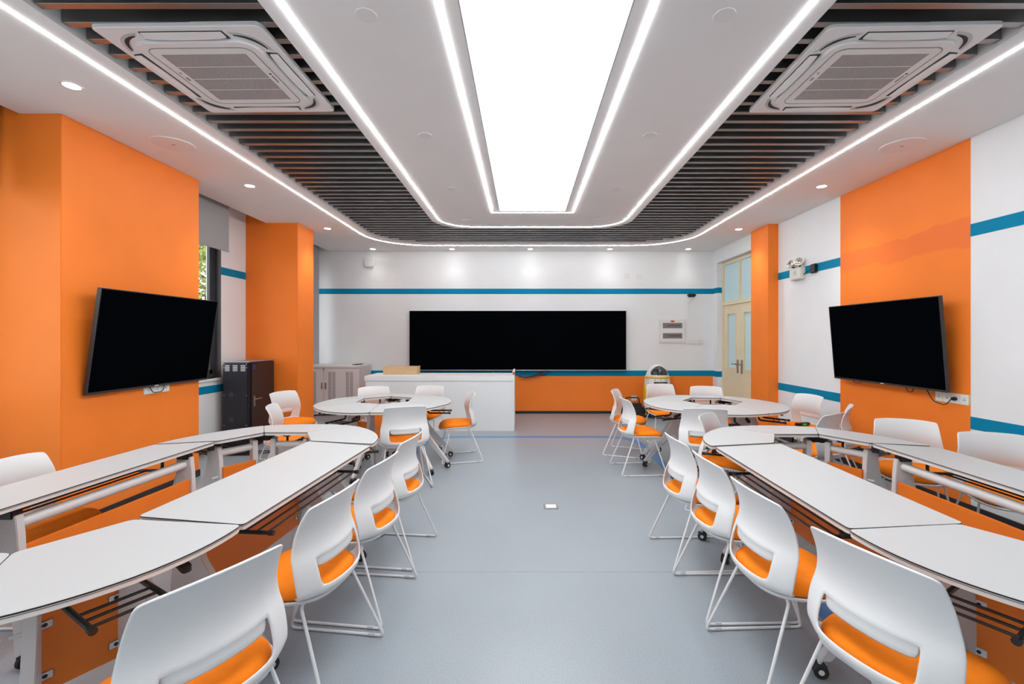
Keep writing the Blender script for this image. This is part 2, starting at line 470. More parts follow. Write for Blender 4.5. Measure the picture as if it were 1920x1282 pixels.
# ------------------------------------------------------------------ ceiling
OX0, OX1, OY0, OY1, OR = -2.53, 2.76, 0.2, 8.18, 0.85
IX0, IX1, IY1, IR = -1.345, 1.575, 7.08, 0.55
opening = [(OX0, OY0), (OX1, OY0)]
for k in range(13):
    a = R(90 * k / 12); opening.append((OX1 - OR + OR * cos(a), OY1 - OR + OR * sin(a)))
for k in range(13):
    a = R(90 + 90 * k / 12); opening.append((OX0 + OR + OR * cos(a), OY1 - OR + OR * sin(a)))
outer = [(XS, YF), (XR, YF), (XR, YB), (XS, YB)]
ceil = struct(B().holed(outer, opening, ZC, ZT - 0.02).build('ceiling', M['ceil_white'], angle=30), 'white ceiling with a dark slatted recess and light strips')
B().box(XL, XR + 0.2, YF, YB, ZT, ZT + 0.1).build('slab', M['recess'], ceil, smooth=False)
island = [(IX0, OY0), (IX1, OY0)]
for k in range(11):
    a = R(90 * k / 10); island.append((IX1 - IR + IR * cos(a), IY1 - IR + IR * sin(a)))
for k in range(11):
    a = R(90 + 90 * k / 10); island.append((IX0 + IR + IR * cos(a), IY1 - IR + IR * sin(a)))
PX0, PX1, PY0, PY1 = -0.335, 0.557, 0.6, 6.10
B().holed(island, [(PX0, PY0), (PX1, PY0), (PX1, PY1), (PX0, PY1)], ZC, ZC + 0.14).build('ceiling_island', M['ceil_white'], ceil, angle=30)

# slats: one object each
SW, SH, SZ = 0.042, 0.10, ZC + 0.02
slat_cache = {}
def slat(x0, x1, yn):
    if x1 - x0 < 0.05: return
    key = round(x1 - x0, 3)
    if key not in slat_cache:
        h = key / 2
        me = B().box(-h, h, 0, SW, 0, SH).mesh('slat', bevel=0.002, seg=1)
        me.materials.append(M['slat'])
        slat_cache[key] = me
    o = link('slat', slat_cache[key], ceil)
    o.location = ((x0 + x1) / 2, yn, SZ)
for k in range(-14, 42):
    yn = 2.333 + 0.1405 * k
    yc = yn + SW
    if yc > OY1 - 0.03: break
    xl, xr = OX0, OX1
    if yc > OY1 - OR:
        d = OR - sqrt(max(0, OR * OR - (yc - OY1 + OR) ** 2)); xl += d; xr -= d
    xl += 0.006; xr -= 0.006
    if yn > IY1 + 0.01:
        slat(xl, xr, yn)
    else:
        d = 0
        if yc > IY1 - IR:
            d = IR - sqrt(max(0, IR * IR - (min(yc, IY1) - IY1 + IR) ** 2))
            dn = IR - sqrt(max(0, IR * IR - (max(yn, IY1 - IR) - IY1 + IR) ** 2)); d = dn
        slat(xl, IX0 + d - 0.006, yn); slat(IX1 - d + 0.006, xr, yn)

# LED strips: shallow lit profiles under the ceiling
def ribbon(path, w, z):
    P = [Vector((x, y, 0)) for x, y in path]
    L = []; Rr = []
    for i, p in enumerate(P):
        d = (P[min(i + 1, len(P) - 1)] - P[max(i - 1, 0)]).normalized()
        nrm = Vector((-d.y, d.x, 0))
        if 0 < i < len(P) - 1:
            d1 = (P[i] - P[i - 1]).normalized(); d2 = (P[i + 1] - P[i]).normalized()
            nrm = nrm / max(0.5, sqrt((1 + d1.dot(d2)) / 2))
        L.append(p + nrm * w / 2); Rr.append(p - nrm * w / 2)
    m = B(); n = len(P)
    for zz in (z - 0.004, z + 0.001):
        pass
    vs = [(*p.xy, z - 0.004) for p in L] + [(*p.xy, z - 0.004) for p in Rr] + [(*p.xy, z) for p in L] + [(*p.xy, z) for p in Rr]
    fs = []
    for i in range(n - 1):
        fs += [(i, i + 1, n + i + 1, n + i), (2 * n + i, 3 * n + i, 3 * n + i + 1, 2 * n + i + 1),
               (i, 2 * n + i, 2 * n + i + 1, i + 1), (n + i, n + i + 1, 3 * n + i + 1, 3 * n + i)]
    fs += [(0, n, 3 * n, 2 * n), (n - 1, 3 * n - 1, 4 * n - 1, 2 * n - 1)]
    return m.add(vs, fs)
def upath(x0, x1, y0, y1, r, n=12):
    p = [(x0, y0)]
    if r:
        for k in range(n + 1):
            a = R(180 - 90 * k / n); p.append((x0 + r + r * cos(a), y1 - r + r * sin(a)))
        for k in range(n + 1):
            a = R(90 - 90 * k / n); p.append((x1 - r + r * cos(a), y1 - r + r * sin(a)))
    else:
        p += [(x0, y1), (x1, y1)]
    return p + [(x1, y0)]
def strip(path, label, w=0.0135):
    cx = sum(p[0] for p in path) / len(path); cy = sum(p[1] for p in path) / len(path)
    o = ribbon(path, w, ZC).build('led_strip', M['led'], None, smooth=False)
    return tag(o, label, 'light strip', 'lit strips in the ceiling')
strip(upath(-2.675, 2.90, 0.1, 8.35, 0.92), 'outermost glowing LED strip curving around the dark slatted ceiling')
strip(upath(-1.235, 1.462, 0.3, 6.947, 0.47), 'middle glowing LED strip along the rounded edge of the white ceiling island')
strip(upath(-0.435, 0.66, 0.45, 6.165, 0), 'innermost square-cornered LED strip framing the big light panel')

# luminous panel
lp = thing('light_panel', 'large rectangular luminous panel in the middle of the ceiling', 'ceiling light', ((PX0 + PX1) / 2, (PY0 + PY1) / 2, ZC))
hx, hy = (PX1 - PX0) / 2, (PY1 - PY0) / 2
B().box(-hx + 0.006, hx - 0.006, -hy + 0.006, hy - 0.006, 0.008, 0.02).build('diffuser', M['light_panel'], lp, smooth=False)
B().holed([(-hx, -hy), (hx, -hy), (hx, hy), (-hx, hy)], [(-hx + .006, -hy + .006), (hx - .006, -hy + .006), (hx - .006, hy - .006), (-hx + .006, hy - .006)], 0.001, 0.02).build('frame', M['grey_frame'], lp, smooth=False)

# downlights
def downlight(x, y, label, watts=SPOT_WATTS):
    t = thing('downlight', label, 'downlight', (x, y, ZC), 0, 'lit downlights in the white ceiling edge')
    B().lathe([(0.048, 0), (0.062, 0), (0.060, -0.004), (0.048, -0.005), (0.048, 0)], 28).build('trim_ring', M['plastic_white'], t)
    B().lathe([(0.0, -0.003), (0.048, -0.003), (0.048, 0.0), (0, 0.0)], 24).build('lens', M['lamp'], t)
    ld = bpy.data.lights.new('downlight_beam', 'SPOT')
    ld.energy = watts; ld.spot_size = R(100); ld.spot_blend = 1.0; ld.shadow_soft_size = 0.05; ld.color = (1, 0.985, 0.96)
    lo = link('beam', ld, t); lo.location = (0, 0, -0.02)
downlight(-3.05, 3.055, 'lit downlight above the near orange pillar, left of the light strip')
downlight(-3.07, 5.07, 'lit downlight on the left between the two orange pillars')
downlight(-3.06, 7.05, 'lit downlight beside the far left orange pillar')
downlight(-2.90, 8.68, 'leftmost of the five lit downlights along the front wall', 6)
downlight(-1.385, 8.68, 'second from left of the five lit downlights along the front wall', 6)
downlight(0.113, 8.68, 'middle of the five lit downlights along the front wall', 6)
downlight(1.64, 8.68, 'fourth from left of the five lit downlights along the front wall', 6)
downlight(3.14, 8.68, 'rightmost of the five lit downlights along the front wall', 6)
downlight(3.34, 5.09, 'lit downlight on the right near the orange wall panel')
downlight(3.36, 7.10, 'lit downlight beside the right orange pillar')

SPOTN = ['nearest', 'second nearest', 'third nearest', 'farthest']
for i, y in enumerate((2.39, 3.81, 5.18, 6.54)):
    for s_, x in (('left', -0.833), ('right', 1.055)):
        t = thing('recessed_spot', '%s unlit round spot %s of the luminous panel' % (SPOTN[i], s_), 'recessed spot', (x, y, ZC), 0, 'unlit spots in the ceiling island')
        B().lathe([(0.040, 0), (0.057, 0), (0.055, -0.004), (0.040, -0.005)], 28).build('trim_ring', M['plastic_white'], t)
        B().lathe([(0, -0.002), (0.040, -0.002), (0.040, 0)], 24).build('lens', M['rubber_clear'], t)
for x, y, s_ in ((-3.08, 3.98, 'left'), (3.34, 4.01, 'right')):
    t = thing('ceiling_speaker', 'round flush ceiling speaker above the %s television' % s_, 'speaker', (x, y, ZC), 0, 'ceiling speakers')
    B().lathe([(0.135, 0), (0.165, 0), (0.160, -0.006), (0.135, -0.008)], 40).build('rim', M['plastic_white'], t)
    B().lathe([(0, -0.006), (0.06, -0.0055), (0.135, -0.003), (0.135, 0)], 40).build('grille', M['speaker_grey'], t)
    B().box(-0.016, 0.016, -0.005, 0.005, -0.0085, -0.005).build('badge', M['dark_text'], t, smooth=False)

# ------------------------------------------------------------------ ceiling air conditioners
def make_ac(label, loc, rz):
    t = thing('ceiling_air_conditioner', label, 'air conditioner', loc, rz, 'ceiling cassette air conditioners')
    B().prism(rrect(-.475, .475, -.475, .475, 0.035), 0.004, 0.024).prism(rrect(-.468, .468, -.468, .468, 0.03), 0, 0.004).build('panel', M['ac_white'], t)
    B().prism(rrect(-.365, .365, -.365, .365, 0.10), -0.010, 0).prism(rrect(-.357, .357, -.357, .357, 0.095), -0.014, -0.010).build('raised_ring', M['ac_white'], t)
    B().holed(rrect(-.312, .312, -.312, .312, 0.06), rrect(-.3095, .3095, -.3095, .3095, 0.058), -0.0155, -0.014).build('groove', M['dark_gap'], t, smooth=False)
    g = B().prism(rrect(-.306, .306, -.306, .306, 0.057), -0.016, -0.014).build('intake_grille', M['ac_white'], t, smooth=False)
    sl = B(); n = 44; wd = 0.51
    for k in range(n):
        x = -wd / 2 + wd * (k + .5) / n
        for r in range(4):
            y0 = -0.255 + r * 0.1295
            sl.box(x - 0.0031, x + 0.0031, y0, y0 + 0.1215, -0.0166, -0.015)
    tag(sl.build('grille_slots', M['ac_slot'], g, smooth=False), kind='stuff')
    for k in range(4):
        Tm = Matrix.Rotation(k * pi / 2, 4, 'Z')
        m = B(); m.T = Tm; m.prism([(-.245, .372), (.245, .372), (.235, .436), (-.235, .436)], -0.003, 0.0); m.build('outlet_slot', M['dark_gap'], t, smooth=False)
        m = B(); m.T = Tm
        n_ = 10; poly = [(-.232 + .464 * i / n_, .378 + 0.012 * (2 * i / n_ - 1) ** 2) for i in range(n_ + 1)] + [(.228, .431), (-.228, .431)]
        m.prism(poly, -0.010, -0.003, lambda x, y: (y - .405) * 0.12); m.build('louvre', M['ac_white'], t, smooth=False)
        m = B(); m.T = Tm @ Matrix.Translation((.33, .33, 0)) @ Matrix.Rotation(-pi / 4, 4, 'Z')
        cres = [(-.12 + .24 * i / 10, 0.02 + .055 * (1 - (2 * i / 10 - 1) ** 2)) for i in range(11)]
        cres2 = [(-.10 + .20 * i / 10, 0.015 + .035 * (1 - (2 * i / 10 - 1) ** 2)) for i in range(10, -1, -1)]
        m.prism(list(reversed(cres + cres2)), -0.004, 0.0); m.build('corner_scoop', M['rubber_clear'], t, smooth=False)
        m = B(); m.T = Tm @ Matrix.Translation((.33, .33, 0)) @ Matrix.Rotation(-pi / 4, 4, 'Z')
        cres = [(-.09 + .18 * i / 10, 0.018 + .038 * (1 - (2 * i / 10 - 1) ** 2)) for i in range(11)]
        cres2 = [(-.085 + .17 * i / 10, 0.014 + .022 * (1 - (2 * i / 10 - 1) ** 2)) for i in range(10, -1, -1)]
        m.prism(list(reversed(cres + cres2)), -0.006, -0.004); m.build('corner_slot', M['dark_gap'], t, smooth=False)
    # maker's mark and indicator window, as far as they can be made out
    m = B(); m.lathe([(0, -0.0175), (0.008, -0.0175), (0.008, -0.016)], 12, (0.284, -0.05, 0))
    for k in range(6):
        m.box(0.280, 0.288, -0.03 + k * 0.013, -0.021 + k * 0.013, -0.0172, -0.016)
    m.build('maker_mark', M['dark_text'], t, smooth=False)
    B().box(-0.290, -0.276, -0.02, 0.015, -0.0172, -0.016).box(-0.288, -0.278, -0.075, -0.06, -0.0172, -0.016).build('indicator', M['steel'], t, smooth=False)
    return t
make_ac('white ceiling cassette air conditioner on the left, above the near orange pillar', (-1.905, 2.95, ZC + 0.004 - 0.004), R(-1.0))
make_ac('white ceiling cassette air conditioner on the right, above the right television', (2.157, 2.95, ZC), R(-1.3))

# ------------------------------------------------------------------ big screen, televisions
t = thing('display_wall', 'very wide black screen mounted on the front wall', 'screen', (-0.126, YB, 0.85))
B().box(-2.10, 2.10, -0.10, -0.012, 0.018, 1.158).build('body', M['bezel'], t, smooth=False)
B().box(-2.105, 2.105, -0.106, -0.10, 0.018, 1.161).build('screen', M['screen'], t, smooth=False)
B().box(-2.11, 2.11, -0.108, -0.004, 0.0, 0.018).box(-2.112, -2.105, -0.108, -0.01, 0.018, 1.165).box(2.105, 2.112, -0.108, -0.01, 0.018, 1.165).box(-2.112, 2.112, -0.108, -0.01, 1.161, 1.166).build('trim', M['silver'], t, smooth=False)
B().box(0.08, 0.14, -0.1085, -0.108, 0.003, 0.012).build('maker_mark', M['plastic_white'], t, smooth=False)

def make_tv(label, c, W, H, rz, tilt, xw):
    """c = centre of the panel; faces local -Y; rz turns it; tilt leans the top forward; xw = distance back to the wall"""
    t = thing('television', label, 'television', (c[0], c[1], c[2] - H / 2), rz, 'wall televisions')
    Tm = Matrix.Translation((0, 0, H / 2)) @ Matrix.Rotation(tilt, 4, 'X')
    def P(name, m, mt, **k):
        return m.build(name, mt, t, **k)
    m = B(); m.T = Tm; m.box(-W / 2, W / 2, 0.002, 0.03, -H / 2, H / 2).box(-W * .36, W * .36, 0.03, 0.055, -H * .42, H * .2); P('back_cover', m, M['bezel'], bevel=0.003)
    m = B(); m.T = Tm; m.box(-W / 2 + .008, W / 2 - .008, 0.0, 0.003, -H / 2 + .018, H / 2 - .008); P('screen', m, M['screen'], smooth=False)
    m = B(); m.T = Tm
    for a in ((-W / 2, W / 2, -H / 2, -H / 2 + .018), (-W / 2, W / 2, H / 2 - .008, H / 2), (-W / 2, -W / 2 + .008, -H / 2 + .018, H / 2 - .008), (W / 2 - .008, W / 2, -H / 2 + .018, H / 2 - .008)):
        m.box(a[0], a[1], -0.004, 0.004, a[2], a[3])
    P('bezel', m, M['bezel'], smooth=False)
    m = B(); m.T = Tm; m.box(-.022, .022, -0.0048, -0.004, -H / 2 + .005, -H / 2 + .012); P('maker_mark', m, M['plastic_white'], smooth=False)
    m = B(); m.box(-.25, .25, xw - 0.012, xw, H / 2 - .16, H / 2 + .16); m.box(-.18, -.14, 0.03, xw - 0.01, H / 2 - .1, H / 2 + .14).box(.14, .18, 0.03, xw - 0.01, H / 2 - .1, H / 2 + .14)
    P('wall_mount', m, M['black_metal'], smooth=False)
    return t
# left television faces +X
ltv = make_tv('black television tilted forward on the left orange pillar', (-3.410, 4.272, 1.46), 1.37, 0.862, R(90), R(8.0), 0.10)
rtv = make_tv('black television tilted forward on the right orange wall panel', (3.655, 4.67, 1.434), 1.434, 0.849, R(-90), R(4.7), 0.138)

# ------------------------------------------------------------------ sockets, switches, cables
def plate(name, label, cat, loc, rz, W, H, gangs, tabs=False, dark=True, group='wall sockets'):
    """faces local -Y"""
    t = thing(name, label, cat, loc, rz, group)
    B().box(-W / 2, W / 2, -0.010, 0, -H / 2, H / 2).build('plate', M['cream_plastic'], t, bevel=0.002)
    for g in range(gangs):
        cx = -W / 2 + W * (g + .5) / gangs
        B().box(cx - W / gangs * .42, cx + W / gangs * .42, -0.012, -0.010, -H * .40, H * .40).build('module', M['plastic_white'], t, smooth=False)
        if dark:
            B().box(cx - .010, cx - .006, -0.0125, -0.012, -.012, .004).box(cx + .006, cx + .010, -0.0125, -0.012, -.012, .004).box(cx - .002, cx + .002, -0.0125, -0.012, .008, .018).build('pin_slots', M['dark_gap'], t, smooth=False)
        if tabs:
            B().box(cx + W / gangs * .42, cx + W / gangs * .47, -0.0125, -0.010, -H * .48, H * .48).build('yellow_tab', M['plate_yellow'], t, smooth=False)
    return t
plate('socket_strip', 'white socket strip with yellow tabs under the left television', 'socket', (-3.515, 4.33, 1.005), R(90), 0.30, 0.085, 3, True)
plate('socket_strip', 'white socket strip with plugged-in cable under the right television', 'socket', (XR - 0.002, 4.02, 0.955), R(-90), 0.32, 0.09, 4, True)
plate('socket', 'white wall socket low beside the dark cabinet', 'socket', (XL + 0.003, 5.62, 0.42), R(90), 0.13, 0.09, 1)
plate('socket', 'white socket in the orange dado behind the black bag', 'socket', (2.16, YB - 0.002, 0.30), 0, 0.11, 0.10, 1)
plate('switch_plate', 'left of the two small blank plates high on the front wall', 'wall plate', (2.02, YB, 2.70), 0, 0.09, 0.09, 1, dark=False, group='plates on the front wall')
plate('switch_plate', 'right of the two small blank plates high on the front wall', 'wall plate', (2.27, YB, 2.70), 0, 0.09, 0.09, 1, dark=False, group='plates on the front wall')
plate('switch_strip', 'row of white light switches below the breaker box', 'switch', (3.38, YB, 1.405), 0, 0.26, 0.088, 3, dark=False, group='plates on the front wall')

def cable(name, label, pts, r, m, group=None, n=8):
    o = B().tube(arcpts(pts, 0.05), r, n).build(name, m)
    return tag(o, label, 'cable', group)
plug = thing('power_plug', 'black plug in the socket strip under the right television', 'plug', (XR - 0.014, 3.975, 0.955))
B().lathe([(0, 0), (.014, 0), (.018, .02), (.014, .035), (0, .036)], 12).build('plug_body', M['black'], plug).rotation_euler = (0, R(-90), 0)
cable('television_cable', 'thin black cable from the right television to its socket', [(3.745, 3.975, 0.955), (3.735, 4.02, 0.89), (3.74, 4.15, 0.91), (3.75, 4.25, 1.05)], 0.004, M['black'], 'television cables')
cable('television_cable', 'black cable loop hanging under the left television', [(-3.49, 4.22, 1.04), (-3.475, 4.24, 0.975), (-3.475, 4.36, 0.975), (-3.49, 4.40, 1.04)], 0.004, M['black'], 'television cables')
cable('television_cable', 'black cable loop under the near end of the right television', [(3.74, 4.35, 1.04), (3.735, 4.36, 0.965), (3.735, 4.42, 0.965), (3.74, 4.45, 1.04)], 0.004, M['black'], 'television cables')
cable('television_cable', 'black cable loop under the far end of the right television', [(3.745, 5.02, 1.04), (3.735, 5.04, 0.985), (3.735, 5.14, 0.985), (3.745, 5.16, 1.04)], 0.004, M['black'], 'television cables')

# cables under the big screen
rnd = random.Random(3)
for i in range(3):
    x = -1.0 + i * 0.33
    cable('screen_cable', ['left', 'middle', 'right'][i] + ' thin black cable dangling under the big screen', [(x, 8.89, 0.86), (x + .03, 8.885, 0.80), (x + .12, 8.88, 0.775), (x + .2, 8.885, 0.86)], 0.004, M['black'], 'cables under the big screen')
cable('screen_cable', 'dark blue cable bundle sagging right of the desk under the screen', [(-0.12, 8.86, 0.75), (0.02, 8.85, 0.715), (0.18, 8.85, 0.735), (0.42, 8.86, 0.80), (0.5, 8.88, 0.86)], 0.014, M['cable_blue'], 'cables under the big screen')
cable('screen_cable', 'black cable beside the blue bundle under the screen', [(0.0, 8.84, 0.72), (0.12, 8.835, 0.735), (0.3, 8.84, 0.80), (0.36, 8.88, 0.86)], 0.009, M['black'], 'cables under the big screen')
o = B().box(-0.06, 0.06, -0.02, 0.02, -0.02, 0.02).build('cable_splitter', M['black'], bevel=0.008); o.location = (0.33, 8.86, 0.805); tag(o, 'small black splitter box on the cables under the screen', 'splitter')
for i, x in enumerate((-0.62, -0.5, -0.05)):
    o = B().box(-0.008, 0.008, -0.008, 0.008, -0.025, 0.025).build('cable_connector', M['yellow'], bevel=0.003)
    o.location = (x, 8.86, 0.79 if i < 2 else 0.71); o.rotation_euler = (0, R(30), 0)
    tag(o, ['yellow connector hanging left above the desk', 'yellow connector hanging right above the desk', 'yellow connector on the blue bundle right of the desk'][i], 'connector', 'yellow cable connectors')

# breaker box
t = thing('breaker_box', 'white breaker box with two grey windows on the front wall', 'breaker box', (2.906, YB, 1.39))
B().box(-.262, .262, -0.03, 0, 0, .457).build('body', M['plastic_white'], t, bevel=0.004)
B().box(-.24, .24, -0.034, -0.03, .02, .437).build('cover', M['plastic_white'], t, bevel=0.002)
for z in (.085, .285):
    w = B().box(-.19, .19, -0.036, -0.034, z, z + .105).build('window', M['grey_window'], t, smooth=False)
    m = B()
    for k in range(7):
        m.box(-.1 + k * .038, -.075 + k * .038, -0.0365, -0.036, z + .04, z + .066)
    m.build('breaker_print', M['dark_text'], w, smooth=False)
B().box(-.035, .035, -0.0355, -0.034, .405, .437).build('warning_label', M['red'], t, smooth=False)

# small camera on the front wall
t = thing('wall_camera', 'small black camera on a white bracket under the blue stripe', 'camera', (3.23, YB, 2.26))
B().cyl((0, 0, -.06), (0, -.06, -.05), 0.018).tube([(0, -.05, -.05), (0.02, -.07, -.02), (.03, -.075, 0.02)], 0.012).build('bracket', M['plastic_white'], t)
B().box(-.05, .11, -.115, -.05, 0.02, 0.09).build('camera_body', M['black'], t, bevel=0.02, seg=3)
B().cyl((0.08, -.112, .055), (.08, -.13, .055), 0.022).build('camera_lens', M['visor'], t)
cable('wall_cable', 'thin white cable running down the wall below the camera', [(3.22, 8.915, 2.2), (3.24, 8.915, 2.0), (3.22, 8.915, 1.85)], 0.003, M['plastic_white'])
# access point
t = thing('access_point', 'white rounded wireless access point high on the front wall', 'access point', (-3.05, YB, 2.98))
B().prism(rrect(-.095, .095, -.105, .105, .045), 0, 0.035).build('housing', M['plastic_white'], t, bevel=0.01, seg=2).rotation_euler = (R(90), 0, 0)
B().box(-.035, .035, -0.036, -0.0352, .03, .036).build('status_mark', M['rubber_clear'], t, smooth=False)

# emergency twin light on the right wall
t = thing('emergency_light', 'cream emergency light with two round lamp heads on the right wall', 'emergency light', (XR, 6.25, 2.36))
B().box(-.07, 0, -.13, .13, -.07, .09).build('battery_box', M['cream_plastic'], t, bevel=0.008)
B().box(-.071, -.07, -.03, .03, -.01, .05).build('label', M['rubber_clear'], t, smooth=False)
for s_ in (-1, 1):
    B().tube([(-.035, s_ * .05, .09), (-.05, s_ * .09, .12)], 0.012).build('arm', M['black'], t)
    h = B().lathe([(0, -.05), (.045, -.045), (.062, -.02), (.066, 0), (.06, .004)], 24).build('lamp_head', M['cream_plastic'], t)
    h.location = (-.075, s_ * .10, .17); h.rotation_euler = (R(-12 * s_), R(-65), R(25))
    l = B().lathe([(0, .008), (.05, .005), (.058, 0)], 24).build('lamp_lens', M['lens'], h)
    B().lathe([(0, .03), (.016, .028), (.018, .006)], 16).build('bulb', M['steel'], h)
t = thing('wall_sounder', 'small black cable box right of the emergency light', 'junction box', (XR, 5.93, 2.395))
B().box(-.04, 0, -.07, .05, -.06, .06).build('box', M['black'], t, bevel=0.012)
B().tube([(-.02, .04, 0), (-.05, .09, -.03), (-.04, .17, -.05)], 0.006).build('lead', M['black'], t)

# ------------------------------------------------------------------ door
d = struct(link('door_1', None), 'cream double door with frosted blue glass')
d.location = (3.81, 8.72, 0)
DW = 1.40
fr = B()
for (y0, y1, z0, z1) in ((-.06, 0, 0, 2.92), (-DW, -DW + .06, 0, 2.92), (-DW + .06, -.06, 2.86, 2.92), (-DW + .06, -.06, 2.10, 2.17), (-.73, -.67, 2.17, 2.86)):
    fr.box(-0.01, .06, y0, y1, z0, z1)
fr.build('door_frame', M['door'], d, bevel=0.004)
for y0, y1 in ((-.67, -.06), (-DW + .06, -.73)):
    B().box(.02, .03, y0, y1, 2.17, 2.86).build('transom_pane', M['frosted'], d, smooth=False)
for (y0, y1, hs) in ((-.70, -.062, -.62), (-DW + .062, -.702, -.77)):
    yc = (y0 + y1) / 2
    lf = B().holed([(y0, 0.01), (y1, 0.01), (y1, 2.098), (y0, 2.098)], [(yc - .16, .95), (yc + .16, .95), (yc + .16, 1.93), (yc - .16, 1.93)], 0, 0.04)
    lf.v = [(z + 0.01, x, yy) for x, yy, z in lf.v]
    lf = lf.build('door_leaf', M['door'], d, smooth=False)
    B().box(.025, .032, yc - .16, yc + .16, .95, 1.93).build('pane', M['frosted'], lf, smooth=False)
    m = B()
    for (a, c, e, f) in ((yc - .185, yc + .185, .925, .95), (yc - .185, yc + .185, 1.93, 1.955), (yc - .185, yc - .16, .95, 1.93), (yc + .16, yc + .185, .95, 1.93)):
        m.box(0.0, 0.012, a, c, e, f)
    m.build('glazing_bead', M['door'], lf, smooth=False)
    m = B(); m.box(-.004, .01, hs - .022, hs + .022, .86, 1.10)
    sgn = 1 if hs > -.7 else -1
    m.tube([(0, hs, 1.02), (-.05, hs, 1.02), (-.05, hs + sgn * .12, 1.02)], 0.010)
    m.build('handle', M['steel'], lf)

# ------------------------------------------------------------------ furniture at the front
# teacher's desk
t = thing('teacher_desk', 'long white panelled teacher desk below the big screen', 'desk', (-1.358, 7.237, 0))
B().box(-1.17, 1.17, 0, .03, 0, .80).build('front_panel', M['desk'], t, bevel=0.002)
B().box(-1.19, 1.17, -.012, .64, .80, .88).build('top', M['desk'], t, bevel=0.003)
B().box(1.17, 1.20, -.02, .66, 0, .95).build('end_panel', M['desk'], t, bevel=0.003)
B().box(-1.19, -1.16, .03, .62, 0, .80).build('end_panel', M['desk'], t, bevel=0.003)
B().box(-1.16, 1.17, .002, .028, .79, .80).build('shadow_joint', M['vent'], t, smooth=False)
B().box(1.201, 1.203, -.015, .03, .885, .945).box(1.175, 1.20, -.022, -.02, .90, .945).build('red_sticker', M['red'], t, smooth=False)
t = thing('document_tray', 'tan wooden tray lying on the white teacher desk', 'tray', (-2.055, 7.50, .88))
B().box(-.28, .28, 0, .02, 0, .135).build('front_board', M['tan'], t, bevel=0.002)
B().box(-.28, .28, .02, .24, 0, .015).box(-.28, -.265, .02, .24, .015, .135).box(.265, .28, .02, .24, .015, .135).box(-.28, .28, .225, .24, .015, .13).build('tray_body', M['tan'], t, smooth=False)

# beige tablet cabinet
t = thing('charging_cabinet', 'beige vented charging cabinet in the far left corner', 'cabinet', (-3.47, 8.22, 0))
B().box(-.47, .47, .02, .66, .06, .945).box(-.45, .45, .04, .64, 0, .06).build('body', M['cab_beige'], t, bevel=0.003)
B().box(-.475, .475, 0, .665, .945, .985).build('top', M['cab_top'], t, bevel=0.004)
for x0, x1, hx_, ss in ((-.46, -.17, -.2, (-.37,)), (-.165, .46, -.13, (-.02, .30))):
    dr = B().box(x0, x1, 0, .02, .08, .935).build('door', M['cab_beige'], t, bevel=0.003)
    for sx in ss:
        m = B()
        for c_ in (-.036, .036):
            for k in range(34):
                z = .13 + k * .022
                m.box(sx + c_ - .030, sx + c_ + .030, -0.001, 0.0, z, z + .010)
        tag(m.build('vent_slots', M['vent'], dr, smooth=False), kind='stuff')
    B().box(hx_ - .012, hx_ + .012, -.012, 0, .56, .68).build('handle', M['steel'], dr, bevel=0.004)
B().prism([(-.24, 0), (-.20, 0), (-.22, .03)], -.001, 0).build('emblem', M['cable_blue'], t, smooth=False).matrix_local = Matrix.Translation((0.05, 0, .905)) @ Matrix.Rotation(R(90), 4, 'X')
o = B(); 
for k in range(3):
    o.tube([(.06 * cos(a) * (1 - .2 * k) + .05 * k, .04 * sin(a) * (1 - .15 * k), .006 + .006 * k) for a in [2 * pi * i / 20 for i in range(20)]], 0.006, 6, closed=True)
o = o.build('cable_coil', M['black']); o.location = (-3.14, 8.45, .985); tag(o, 'coil of black cable on the beige cabinet', 'cable')

# dark cabinet
t = thing('equipment_cabinet', 'dark metal equipment cabinet between the window and the far left pillar', 'cabinet', (-3.843, 6.05, 0))
B().box(-.177, .155, 0, .60, .04, 1.16).box(-.16, .14, .02, .58, 0, .04).build('body', M['cab_black'], t, bevel=0.004)
B().box(-.18, .18, -.003, .603, 1.16, 1.173).build('top', M['silver'], t, bevel=0.003)
B().box(-.17, .15, -.006, 0, .05, 1.15).build('side_panel', M['cab_black'], t, bevel=0.002)
for i in range(3):
    for k in range(4):
        B().box(-.145 + i * .105, -.085 + i * .105, -.012, -.006, 1.045 + k * .022, 1.058 + k * .022).build('louvre', M['vent_light'], t, smooth=False)
for x in (-.16, .14):
    for z in (.32, .72, 1.09, 1.14):
        B().lathe([(0, -.004), (.006, -.003), (.007, 0)], 10).build('screw', M['chrome'], t).matrix_local = Matrix.Translation((x, -.006, z)) @ Matrix.Rotation(R(90), 4, 'X') @ Matrix.Rotation(pi, 4, 'X')
for z in (.40, .735):
    B().box(-.135, -.02, -.008, -.006, z - .07, z + .07).build('fan_cover', M['cab_black'], t, smooth=False)
    B().lathe([(0, 0), (.03, 0), (.032, .004), (0, .004)], 20).build('fan_grille', M['win_frame'], t).matrix_local = Matrix.Translation((-.06, -.008, z)) @ Matrix.Rotation(R(90), 4, 'X')
dr = B().box(.155, .177, .05, .59, .06, 1.15).build('door', M['cab_brown'], t, bevel=0.003)
B().box(.177, .185, .085, .115, .56, .70).tube([(.18, .10, .66), (.21, .10, .66), (.21, .22, .66)], 0.010).build('handle', M['chrome'], dr)
B().box(.177, .179, .07, .13, 1.06, 1.12).build('blue_sticker', M['cable_blue'], dr, smooth=False)

